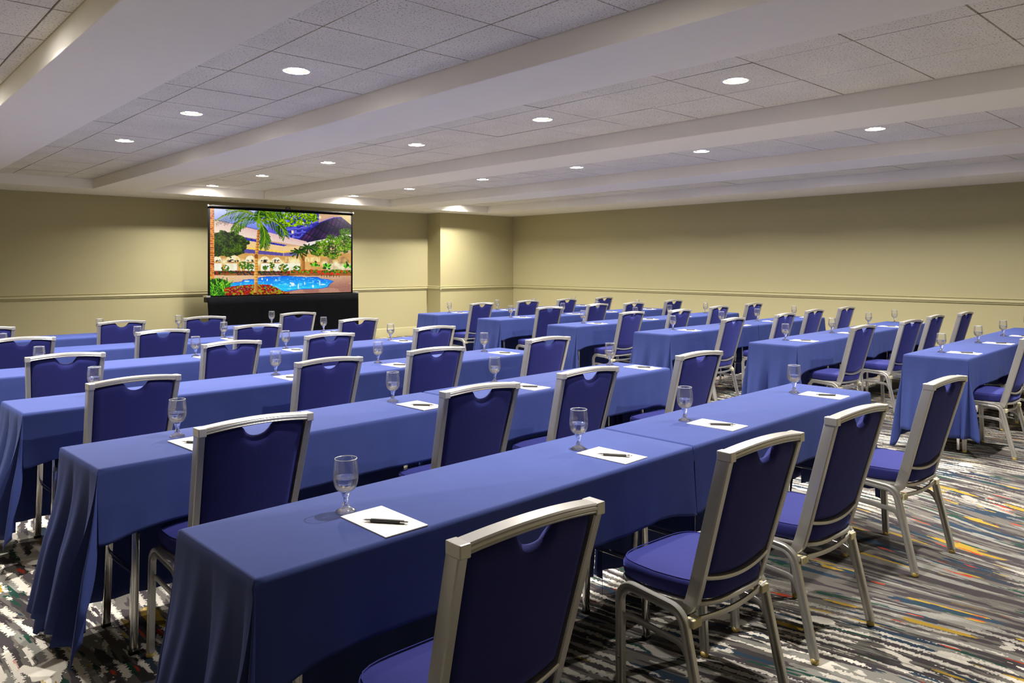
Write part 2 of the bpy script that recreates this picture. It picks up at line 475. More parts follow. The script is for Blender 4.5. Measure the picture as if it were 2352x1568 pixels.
# ---------------------------------------------------------------- recessed downlights
def make_downlight():
    r = empty('ceiling_light')
    MB().lathe([(0.080, 0.000), (0.082, -0.005), (0.090, -0.006), (0.097, -0.003), (0.099, 0.0), (0.097, 0.001)], 40).build('trim_ring', M['white_metal'], r, smooth=True, angle=60)
    MB().lathe([(0.080, 0.0), (0.076, 0.012), (0.068, 0.026), (0.060, 0.034)], 40).build('reflector', M['reflector'], r, smooth=True)
    MB().lathe([(0.0005, -0.005), (0.018, -0.004), (0.036, 0.001), (0.050, 0.010), (0.056, 0.024)], 32).build('lens', M['lamp'], r, smooth=True)
    ld = bpy.data.lights.new('downlight', 'AREA'); ld.shape = 'DISK'; ld.size = 0.07
    ld.energy = LAMP_W; ld.color = LAMP_COL; ld.spread = R(146)
    lo = bpy.data.objects.new('downlight_lamp', ld); C.objects.link(lo)
    lo.parent = r; lo.location = (0, 0, -0.0065)
    return r
proto = make_downlight()
first = True
ords = ['first', 'second', 'third', 'fourth', 'fifth', 'sixth', 'seventh', 'eighth']
for bi, (x0, x1, cols, ry, lx, lys) in enumerate(coffers):
    cx = [x0] + cols + [x1]
    col = next((a, b) for a, b in zip(cx, cx[1:]) if a < lx < b)
    px = (col[0]+col[1])/2
    for k, ly in enumerate(sorted(lys, reverse=True)):
        ky = ry + 0.61*math.floor((ly-ry)/0.61)
        py = ky + 0.305
        if py + 0.305 > YE: py = (ky + YE)/2
        o = proto if first else dup(proto)
        first = False
        o.location = (px, py, ZC)
        tag(o, 'lit recessed downlight, %s ceiling bay from long wall, %s from front wall' % (ords[4-bi], ords[k]), 'ceiling light', 'recessed ceiling downlights')

# ---------------------------------------------------------------- tables
TL, TD, TH = 1.825, 0.457, 0.75
def make_table():
    r = empty('training_table')
    MB().box(0, TL, 0, TD, TH-0.025, TH).build('tabletop', M['tabletop'], r, bevel=0.004)
    MB().box(0.12, TL-0.12, 0.05, 0.065, TH-0.075, TH-0.0255).box(0.12, TL-0.12, TD-0.065, TD-0.05, TH-0.075, TH-0.0255).build('apron', M['black'], r)
    for x, s in ((0.165, -1), (TL-0.165, 1)):
        for y, sy, spl in ((0.115, -1, 0.010), (TD-0.07, 1, 0.030)):
            p0 = (x, y, TH-0.03); p1 = (x + s*0.012, y + sy*spl, 0.012)
            l = MB().sweep([p0, p1], rrect(0.030, 0.020, 0.004, 2), (1, 0, 0)).build('leg', M['chrome'], r, smooth=True, angle=40)
            MB().sweep([p1, (p1[0], p1[1], 0.0)], rrect(0.034, 0.024, 0.004, 2), (1, 0, 0)).build('foot', M['black'], l)
        MB().sweep([(x, 0.11, 0.30), (x, TD-0.06, 0.30)], rrect(0.018, 0.018, 0.004, 2), (1, 0, 0)).build('stretcher', M['chrome'], r)
    return r

def make_cloth(left, right, seed):
    """draped cloth: origin at the table's near-left top corner; 'left'/'right' end drops"""
    rr = random.Random(seed)
    a = 0.236
    e = 0.006                                   # cloth stands off the table edge
    x0, x1, y0, y1 = -e, TL+e, -e, TD+e
    samples = []                                # (bx, by, nx, ny, L, flare, phase position, fold amplitude)
    def side(p, q, n, L, nseg, fold):
        Ls = math.dist(p, q)
        ph = [rr.uniform(0, 6.28) for _ in range(4)]
        for i in range(nseg+1):
            t = i/nseg; s = t*Ls
            bx, by = p[0]+(q[0]-p[0])*t, p[1]+(q[1]-p[1])*t
            nearc = min(s, Ls-s)
            if fold == 'end':                    # hanging end: deep pleats running up to the corners
                k = abs(math.sin(s*14.5 + ph[0]*0.15 + 0.35*math.sin(s*9+ph[1])))**0.7
                f = 0.035 + 0.21*(k if k > 0.10 else 0.10) - 0.035 + 0.02*math.sin(s*70+ph[1])
                f += 0.07*math.exp(-(nearc/0.05)**2)
            elif fold == 'long':
                f = 0.02 + 0.012*math.sin(s*19+ph[0]) + 0.008*math.sin(s*43+ph[1]) + 0.05*math.exp(-(nearc/0.09)**2)
            else: f = 0.004
            sag = 0.030*math.exp(-(nearc/0.12)**2) if L < 0.3 and fold == 'long' else 0
            samples.append((bx, by, n[0], n[1], L*(1+0.012*math.sin(s*9+ph[2])) + sag, f))
    def corner(c, a0, La, Lb, big, valley=0.0, turn=0):
        n = 26
        dm = math.atan2(Lb, La)
        for i in range(1, n):
            d = math.pi/2*i/n
            L = min(La/max(math.cos(d), 1e-6), Lb/max(math.sin(d), 1e-6))
            q = d/(math.pi/2)
            if turn: q = q**0.45 if turn > 0 else 1-(1-q)**0.45
            ang = a0 + math.pi/2*q
            f = 0.045 + big*math.exp(-((d-dm)/0.26)**2)
            if valley:
                lo = dm*0.40 if dm > 0.8 else dm + (1.57-dm)*0.60
                f -= valley*math.exp(-((d-lo)/0.17)**2)
            samples.append((c[0], c[1], math.cos(ang), math.sin(ang), min(L*0.99, 0.742), max(f, 0.004)))
    def drop(v): return {'free': 0.60, 'tuck': 0.36, 'none': 0.03}[v]
    bl, br = drop(left), drop(right)
    ab = 0.665                                   # the presenter side hangs almost to the floor
    ear = rr.uniform(0.17, 0.24)
    side((x0, y0), (x1, y0), (0, -1), a, 70, 'long')
    corner((x1, y0), -math.pi/2, a, br, ear*0.4 if right == 'free' else 0.02, 0.06, -1)
    side((x1, y0), (x1, y1), (1, 0), br, 44, 'end' if right == 'free' else 'flat')
    corner((x1, y1), 0, br, ab, 0.10 if right == 'free' else 0.02)
    side((x1, y1), (x0, y1), (0, 1), ab, 70, 'long')
    corner((x0, y1), math.pi/2, ab, bl, 0.10 if left == 'free' else 0.02)
    side((x0, y1), (x0, y0), (-1, 0), bl, 44, 'end' if left == 'free' else 'flat')
    corner((x0, y0), math.pi, bl, a, ear if left == 'free' else 0.05, 0.03, 1)
    if left == 'tuck': samples = [(b[0], b[1], b[2], b[3], b[4], b[5]*(0.03 if b[2] < -0.15 else 1)) for b in samples]
    if right == 'none': samples = [(b[0], b[1], b[2], b[3], b[4], b[5]*(0.03 if b[2] > 0.15 else 1)) for b in samples]
    nS = len(samples)
    ts = [0.0, 0.03, 0.07, 0.12, 0.18, 0.25, 0.32, 0.40, 0.48, 0.56, 0.64, 0.72, 0.80, 0.88, 0.95, 1.0]
    vs, fs = [], []
    rb = 0.010
    # top inner ring just inside the edge
    for bx, by, nx, ny, L, f in samples:
        vs.append((min(max(bx, x0+rb), x1-rb), min(max(by, y0+rb), y1-rb), 0.0))
    for bx, by, nx, ny, L, f in samples:
        vs.append((min(max(bx, x0+rb*0.3), x1-rb*0.3), min(max(by, y0+rb*0.3), y1-rb*0.3), -rb*0.3))
    for t in ts[1:]:
        for bx, by, nx, ny, L, f in samples:
            rho = t*L; g = f*(0.35+0.65*min(1.0, rho/0.35))
            o = rho*math.sin(min(g, 0.9)); z = -rho*math.cos(min(g, 0.9)) - rb*0.6
            vs.append((bx + nx*o, by + ny*o, z))
    nr = 2 + len(ts) - 1
    for k in range(nr-1):
        for i in range(nS):
            j = (i+1) % nS
            fs.append((k*nS+i, k*nS+j, (k+1)*nS+j, (k+1)*nS+i))
    # top sheet
    fs.append(tuple(range(nS)))
    o = mesh_obj('tablecloth', vs, fs, M['cloth'], None, True)
    bm = bmesh.new(); bm.from_mesh(o.data)
    bmesh.ops.remove_doubles(bm, verts=bm.verts, dist=1e-5)
    bmesh.ops.recalc_face_normals(bm, faces=bm.faces)
    bm.to_mesh(o.data); bm.free()
    o.data.polygons.foreach_set('use_smooth', [True]*len(o.data.polygons))
    o.data.set_sharp_from_angle(angle=R(75))
    md = o.modifiers.new('thickness', 'SOLIDIFY'); md.thickness = 0.0018; md.offset = 1
    return o

# rows: block, index from the screen, left end x, near-edge y at that end, slope
rows = [('L', 6, 0.745, 1.685, 0.028), ('L', 5, 0.735, 2.975, 0.050), ('L', 4, 0.74, 4.335, 0.040), ('L', 3, 0.74, 5.805, 0.012),
        ('L', 2, 0.74, 7.150, 0.0), ('L', 1, 0.74, 8.480, 0.0),
        ('R', 6, 6.52, 1.895, 0.035), ('R', 5, 6.47, 3.250, 0.045), ('R', 4, 6.53, 4.660, 0.020), ('R', 3, 6.54, 5.990, 0.018),
        ('R', 2, 6.62, 7.420, 0.0), ('R', 1, 6.62, 8.790, 0.02)]
num = {1: 'one', 2: 'two', 3: 'three', 4: 'four', 5: 'five', 6: 'six'}
def where(b, r): return '%s block, row %s from screen' % ('screen-side' if b == 'L' else 'wall-side', num[r])

table0 = make_table()
clothA = [make_cloth('free', 'none', s) for s in (1, 2, 3)]
clothB = [make_cloth('tuck', 'free', s) for s in (11, 12, 13)]
usedT = False; usedA = set(); usedB = set()
rowinfo = {}
for ri, (b, r, x, y, sl) in enumerate(rows):
    th = math.atan(sl); cs, sn = math.cos(th), math.sin(th)
    rowinfo[(b, r)] = (x, y, th)
    for k in range(2):
        dx = k*(TL + 0.024)
        loc = (x + dx*cs, y + dx*sn)
        aisle = (k == 1) if b == 'L' else (k == 0)
        side = 'aisle end' if aisle else ('outer end' if b == 'L' else 'long wall end')
        t = table0 if not usedT else dup(table0)
        usedT = True
        t.location = (*loc, 0); t.rotation_euler = (0, 0, th)
        tag(t, 'folding table under blue cloth, %s, %s' % (where(b, r), side), 'table', 'folding training tables')
        lst, used = (clothA, usedA) if k == 0 else (clothB, usedB)
        i = ri % 3
        c = lst[i] if i not in used else dup(lst[i])
        used.add(i)
        c.location = (*loc, TH + 0.003); c.rotation_euler = (0, 0, th)
        tag(c, 'royal blue cloth on table, %s, %s' % (where(b, r), side), 'tablecloth', 'royal blue tablecloths')

# ---------------------------------------------------------------- banquet chair
def make_chair():
    r = empty('banquet_chair')
    # seat cushion
    def outline(s, n=48):
        pts = []
        for i in range(n):
            a = 2*math.pi*i/n; ca, sa = math.cos(a), math.sin(a)
            q = (abs(ca)**4.6 + abs(sa)**4.6)**(-1/4.6)
            u, v = q*ca, q*sa
            y = 0.048 + v*(0.178 + s)
            hw = (0.212 if v > 0 else 0.212 - 0.030*min(1, -v)) + s
            pts.append((u*hw, y))
        return pts
    rings = [(-0.012, 0.418), (0.0, 0.424), (0.003, 0.440), (0.003, 0.462), (0.0, 0.473), (-0.004, 0.4765), (-0.010, 0.4775), (-0.022, 0.481), (-0.05, 0.4865), (-0.09, 0.490), (-0.135, 0.492)]
    vs, fs = [], []; n = 48
    for s, z in rings:
        for x, y in outline(s):
            zz = z - (0.006*max(0, (y-0.15)/0.08)**2 if z > 0.47 else 0)
            vs.append((x, y, zz))
    for k in range(len(rings)-1):
        for i in range(n): fs.append((k*n+i, k*n+(i+1) % n, (k+1)*n+(i+1) % n, (k+1)*n+i))
    fs.append(tuple(reversed(range(n)))); fs.append(tuple((len(rings)-1)*n+i for i in range(n)))
    seat = MB().add(vs, fs).build('seat', M['chair'], r, smooth=True, angle=60)
    MB().sweep([(x, y, 0.4772) for x, y in outline(-0.0045)], rrect(0.004, 0.004, 0.0019, 2), (0, 0, 1), closed=True).build('piping', M['chair'], seat, smooth=True)
    MB().sweep([(x, y, 0.409) for x, y in outline(-0.004)], rrect(0.016, 0.020, 0.004, 2), (0, 0, 1), closed=True).build('seat_rim', M['alu'], r, smooth=True, angle=40)
    # one bent tube each side makes front leg, side bar and rear leg
    for s in (-1, 1):
        x = 0.226*s
        path = bend([(x+0.012*s, 0.168, 0.018), (x, 0.182, 0.408), (x, -0.075, 0.392), (x+0.004*s, -0.165, 0.018)], [0.055, 0.06], 8)
        lf = MB().sweep(path, [(0.011, -0.013), (0.011, -0.004), (0.009, 0.0), (0.011, 0.004), (0.011, 0.013), (0.008, 0.016), (-0.008, 0.016), (-0.011, 0.013), (-0.011, 0.004), (-0.009, 0), (-0.011, -0.004), (-0.011, -0.013), (-0.008, -0.016), (0.008, -0.016)], (1, 0, 0)).build('leg_frame', M['alu'], r, smooth=True, angle=30)
        for p in (path[0], path[-1]):
            MB().lathe([(0.001, 0), (0.012, 0), (0.0155, 0.004), (0.0155, 0.016), (0.012, 0.020), (0.001, 0.021)], 16, p.x, p.y).build('glide', M['amber'], lf, smooth=True, angle=50)
        MB().lathe([(0.0005, 0.0), (0.005, 0.0), (0.005, 0.003), (0.0005, 0.004)], 12).build('rivet', M['chrome'], lf, smooth=True)
        rv = C.objects[-1] if False else bpy.data.objects[lf.children[-1].name]
        rv.location = (x + 0.0110*s + 0.008*s*0.6, 0.173, 0.16); rv.rotation_euler = (0, R(90*s), 0)
        sp = bend([(x+0.006*s*0.5, 0.172, 0.262), (x, 0.160, 0.305), (x, -0.075, 0.292), (x, -0.120, 0.205)], [0.03, 0.05], 6)
        MB().sweep(sp, rrect(0.008, 0.022, 0.003, 2), (1, 0, 0)).build('stretcher', M['alu'], r, smooth=True, angle=40)
        # back post: J from under the seat up to the top corner
        bp = bend([(0.186*s, 0.02, 0.388), (0.183*s, -0.074, 0.384), (0.184*s, -0.100, 0.47), (0.203*s, -0.218, 0.903)], [0.045, 0.16], 8)
        prof = [(-0.012, -0.022), (-0.008, -0.024), (-0.0055, -0.022), (-0.003, -0.024), (0.003, -0.024), (0.0055, -0.022), (0.008, -0.024), (0.012, -0.022),
                (0.013, -0.018), (0.013, 0.018), (0.010, 0.022), (0.0, 0.022), (-0.010, 0.022), (-0.013, 0.018), (-0.013, -0.018)]
        prof = [(a, -b_) for a, b_ in prof]
        MB().sweep(bp, prof, (1, 0, 0)).build('back_post', M['alu'], r, smooth=True, angle=30)
        MB().box(0.190*s-0.016, 0.190*s+0.028 if s > 0 else 0.190*s+0.016, -0.112, -0.078, 0.345, 0.372).build('bumper', M['bumper'], r, bevel=0.003) if s > 0 else \
        MB().box(0.190*s-0.028, 0.190*s+0.016, -0.112, -0.078, 0.345, 0.372).build('bumper', M['bumper'], r, bevel=0.003)
        MB().box(0.203*s-0.0145, 0.203*s+0.0145, -0.2445, -0.1935, 0.889, 0.9195).build('corner_cap', M['alu'], r, bevel=0.003)
    yb = lambda z: -0.100 - 0.118*(z-0.47)/0.433                      # lean of the back plane
    hw = lambda z: 0.184 + 0.019*(z-0.47)/0.433
    bow = lambda u: -0.012*(1-u*u)
    arch = lambda u: 0.015*(1-u*u)
    us = [-1 + 2*i/28 for i in range(29)]
    rp = [(-0.021, -0.012), (-0.024, -0.008), (-0.022, -0.0055), (-0.024, -0.003), (-0.024, 0.003), (-0.022, 0.0055), (-0.024, 0.008), (-0.021, 0.012), (0.018, 0.012), (0.022, 0.008), (0.022, -0.008), (0.018, -0.012)]
    MB().sweep([(u*0.200, yb(0.905) + bow(u), 0.906 + arch(u)) for u in us], rp, (0, 1, 0)).build('top_rail', M['alu'], r, smooth=True, angle=30)
    zb = lambda u: 0.500 - 0.022*(1-u*u)
    MB().sweep([(u*0.176, yb(zb(u)) - 0.006 + bow(u)*1.4, zb(u)) for u in us], rrect(0.034, 0.014, 0.004, 2), (0, 1, 0)).build('bottom_rail', M['alu'], r, smooth=True, angle=40)
    MB().sweep([(u*0.222, -0.098 - 0.012*(1-u*u)**2, 0.366 - 0.012*(1-u*u)) for u in us], rrect(0.010, 0.020, 0.004, 2), (0, 1, 0)).build('rear_bar', M['alu'], r, smooth=True, angle=40)
    # upholstered back with the hand-hold scooped out of its top edge
    nu, nv = 44, 18
    def notch(u):
        q = abs(u)/0.29
        a_ = 0.044*(1-q**2.2)**0.62 if q < 1 else 0.0
        return max(a_, 0.010*max(0.0, 1-max(0.0, q-0.75)/0.75)**2)
    g = [[], []]
    for sd in (0, 1):
        for j in range(nv+1):
            v = j/nv
            row = []
            for i in range(nu+1):
                u = -1 + 2*i/nu
                top = 0.8935 + arch(u) - notch(u) - 0.003*(abs(u)**10)
                bot = zb(u) + 0.006
                z = bot + (top-bot)*v
                x = u*(hw(z) - 0.014)
                eu = min(1, (1-abs(u))/0.16); ev = min(1, (1-v)/0.09, v/0.09)
                e = math.sin(math.pi/2*eu)**0.6 * math.sin(math.pi/2*ev)**0.6 if eu > 0 and ev > 0 else 0
                th = 0.004 + 0.018*e
                y = yb(z) + bow(u) + (th if sd else -th*0.9)
                row.append((x, y, z))
            g[sd].append(row)
    vs = [p for sd in (0, 1) for row in g[sd] for p in row]
    W = nu+1; H = nv+1; fs = []
    for j in range(nv):
        for i in range(nu):
            a = j*W+i; fs.append((a, a+1, a+W+1, a+W)); b2 = a+W*H; fs.append((b2, b2+W, b2+W+1, b2+1))
    edge = [i for i in range(W)] + [j*W+nu for j in range(1, H)] + [nv*W+i for i in range(nu-1, -1, -1)] + [j*W for j in range(nv-1, 0, -1)]
    for k in range(len(edge)):
        a, b2 = edge[k], edge[(k+1) % len(edge)]
        fs.append((b2, a, a+W*H, b2+W*H))
    MB().add(vs, fs).build('back_pad', M['chair'], r, smooth=True, angle=75)
    return r

chairs = {  # x centre, y of the back's top edge, small turn in degrees
 ('L', 6): [(1.158, 1.185, -1), (2.215, 1.215, -2), (2.950, 1.225, -2), (4.060, 1.265, -2)],
 ('L', 5): [(1.168, 2.627, 1), (2.246, 2.640, -3), (3.035, 2.680, -2), (4.120, 2.705, -3)],
 ('L', 4): [(1.148, 3.978, 4), (2.230, 4.010, 1), (3.035, 4.032, -4), (4.113, 4.048, -2)],
 ('L', 3): [(1.135, 5.330, -4), (2.205, 5.380, 2), (3.035, 5.455, 1), (4.085, 5.455, -1)],
 ('L', 2): [(1.145, 6.740, 0), (2.160, 6.725, 2), (2.996, 6.725, -4), (4.107, 6.790, -3)],
 ('L', 1): [(1.095, 8.080, 0), (2.205, 8.080, 0), (3.045, 8.160, -3), (4.100, 8.110, 1)],
 ('R', 6): [(6.906, 1.565, 1), (8.000, 1.590, 0), (8.95, 1.62, 0), (9.95, 1.58, 0)],
 ('R', 5): [(7.010, 2.876, -1), (8.060, 2.835, -3), (9.035, 2.930, 1), (9.930, 2.900, 1)],
 ('R', 4): [(7.024, 4.210, 3), (8.105, 4.200, 2), (9.075, 4.318, 1), (9.955, 4.305, 1)],
 ('R', 3): [(7.070, 5.580, 1), (7.850, 5.450, 0), (8.915, 5.558, 2), (9.980, 5.650, 2)],
 ('R', 2): [(7.077, 6.950, -3), (8.150, 7.050, 2), (8.840, 6.940, 0), (9.913, 7.000, 0)],
 ('R', 1): [(7.090, 8.340, 3), (8.085, 8.410, -2), (8.960, 8.405, 1), (9.920, 8.430, 3)]}
chair0 = make_chair()
usedC = False
def seatno(b, i): return num[4-i] if b == 'L' else num[i+1]
for (b, r), lst in chairs.items():
    for i, (x, y, a) in enumerate(lst):
        o = chair0 if not usedC else dup(chair0)
        usedC = True
        th = R(a)
        # position so that the top edge of the back sits at (x, y)
        dx, dy = -0.230*math.sin(-th), -0.230*math.cos(th)
        o.location = (x - dx, y - dy, 0); o.rotation_euler = (0, 0, th)
        tag(o, 'blue silver-framed banquet chair, %s, seat %s from aisle' % (where(b, r), seatno(b, i)), 'chair', 'blue banquet chairs')

# ---------------------------------------------------------------- place settings
def make_goblet():
    r = empty('water_goblet')
    # foot and stem solid, bowl thin
    MB().lathe([(0.0003, 0.0), (0.026, 0.0), (0.0295, 0.0012), (0.030, 0.0035), (0.027, 0.0060), (0.020, 0.0095), (0.0135, 0.0135), (0.0100, 0.019)], 40).build('foot', M['glass_solid'], r, smooth=True, angle=80)
    MB().lathe([(0.0100, 0.019), (0.0105, 0.021), (0.0095, 0.023), (0.0078, 0.028), (0.0072, 0.034), (0.0080, 0.040), (0.0100, 0.045), (0.0115, 0.048), (0.0105, 0.050), (0.0130, 0.053), (0.0120, 0.055), (0.0160, 0.059)], 40).build('stem', M['glass_solid'], r, smooth=True, angle=80)
    outer = [(0.0160, 0.059), (0.0220, 0.063), (0.0280, 0.069), (0.0325, 0.077), (0.0355, 0.087), (0.0368, 0.098), (0.0368, 0.110), (0.0360, 0.124), (0.0345, 0.140), (0.0328, 0.1560)]
    bowl = MB().lathe(outer + [(0.0320, 0.1572), (0.0310, 0.1562)], 48)
    bw = bowl.build('bowl', M['glass_thin'], r, smooth=True, angle=80)
    MB().lathe([(0.0328, 0.1556), (0.0331, 0.1564), (0.0328, 0.1574), (0.0319, 0.1577), (0.0311, 0.1572), (0.0309, 0.1563), (0.0313, 0.1556)], 48).build('rim', M['rim'], bw, smooth=True, angle=80)
    inner = [(0.0003, 0.0600), (0.0120, 0.0605), (0.0200, 0.0645), (0.0260, 0.0700), (0.0307, 0.0778), (0.0338, 0.0875), (0.0350, 0.0980), (0.0352, 0.1020), (0.0340, 0.1012), (0.0003, 0.1010)]
    MB().lathe(inner, 48).build('water', M['water'], r, smooth=True, angle=40)
    return r
def make_pad():
    o = MB().box(-0.070, 0.070, -0.115, 0.115, 0, 0.003).build('note_pad', M['pad'])
    return o
def make_pen():
    r = empty('ballpoint_pen')
    def cyl(name, prof, mat, par):
        m = MB().lathe(prof, 20)
        m.v = [(z, x, y + 0.0054) for x, y, z in m.v]                # lie along x, resting on z = 0
        return m.build(name, mat, par, smooth=True, angle=50)
    cyl('barrel', [(0.0003, -0.042), (0.0050, -0.042), (0.0054, -0.040), (0.0054, 0.044), (0.0050, 0.045), (0.0003, 0.045)], M['pen'], r)
    cyl('tip', [(0.0046, -0.042), (0.0040, -0.052), (0.0018, -0.062), (0.0008, -0.064), (0.0003, -0.067)], M['pen_chrome'], r)
    cyl('collar', [(0.0052, 0.045), (0.0053, 0.057), (0.0048, 0.058), (0.0003, 0.058)], M['pen_chrome'], r)
    cyl('button', [(0.0030, 0.058), (0.0030, 0.066), (0.0020, 0.068), (0.0003, 0.068)], M['pen_chrome'], r)
    return r
gob = {  # measured goblet positions per row
 ('L', 6): [(1.140, 1.960), (2.203, 2.006), (2.965, 2.035), (4.066, 2.059)],
 ('L', 5): [(1.116, 3.302), (2.241, 3.369), (3.057, 3.480), (4.228, 3.545)],
 ('L', 4): [(1.130, 4.660), (2.214, 4.704), (3.040, 4.765), (4.096, 4.795)],
 ('L', 3): [(1.130, 6.090), (2.200, 6.097), (2.966, 6.107), (4.052, 6.130)],
 ('L', 2): [(1.120, 7.450), (2.169, 7.470), (2.956, 7.431), (4.045, 7.425)],
 ('L', 1): [(1.120, 8.780), (2.180, 8.780), (2.980, 8.780), (4.083, 8.783)],
 ('R', 6): [(6.845, 2.186), (7.940, 2.222), (8.905, 2.268), (9.95, 2.30)],
 ('R', 5): [(6.849, 3.556), (7.961, 3.607), (9.180, 3.720), (9.985, 3.727)],
 ('R', 4): [(7.010, 4.970), (8.076, 5.017), (8.916, 5.016), (9.949, 5.040)],
 ('R', 3): [(6.991, 6.294), (8.050, 6.310), (8.850, 6.330), (9.785, 6.350)],
 ('R', 2): [(7.068, 7.708), (8.120, 7.715), (8.900, 7.720), (9.900, 7.720)],
 ('R', 1): [(7.037, 9.050), (8.069, 9.120), (8.900, 9.130), (9.900, 9.140)]}
g0, p0, n0 = make_goblet(), make_pad(), make_pen()
usedG = False
rnd = random.Random(3)
ZT = TH + 0.003 + 0.0019
for (b, r), lst in gob.items():
    rx, ryy, th = rowinfo[(b, r)]
    for i, (x, y) in enumerate(lst):
        wh = '%s, setting %s from aisle' % (where(b, r), seatno(b, i))
        g = dup(g0) if usedG else g0
        p = dup(p0) if usedG else p0
        n = dup(n0) if usedG else n0
        usedG = True
        g.location = (x, y, ZT); g.rotation_euler = (0, 0, rnd.uniform(0, 3))
        tag(g, 'clear water goblet half full, %s' % wh, 'goblet', 'water goblets')
        # the pad lies to the right of the goblet with its lower edge by the table's near edge
        ny = ryy + (x + 0.03 - rx)*math.tan(th) + 0.128 + rnd.uniform(-0.004, 0.006)
        nx = x + (0.0 if (b, r, i) == ('L', 6, 0) else rnd.uniform(-0.02, 0.01)) + 0.035 + (0.0 if b == 'L' else 0.045)
        if math.hypot(nx - x, 0) < 0.105 and ny + 0.115 > y - 0.033: 
            ny = max(ryy + (x - rx)*math.tan(th) + 0.117, y - 0.033 - 0.116) if y - 0.033 - 0.116 > ryy + (x - rx)*math.tan(th) + 0.10 else ny
        pr_ = th + R(rnd.uniform(-2.5, 2.5))
        p.location = (nx, ny, ZT); p.rotation_euler = (0, 0, pr_)
        tag(p, 'white printed note pad, %s' % wh, 'note pad', 'note pads')
        n.location = (nx - 0.008, ny - 0.02, ZT + 0.0031); n.rotation_euler = (0, 0, R(-55 + rnd.uniform(-5, 8)))
        tag(n, 'black ballpoint pen, %s' % wh, 'pen', 'ballpoint pens')

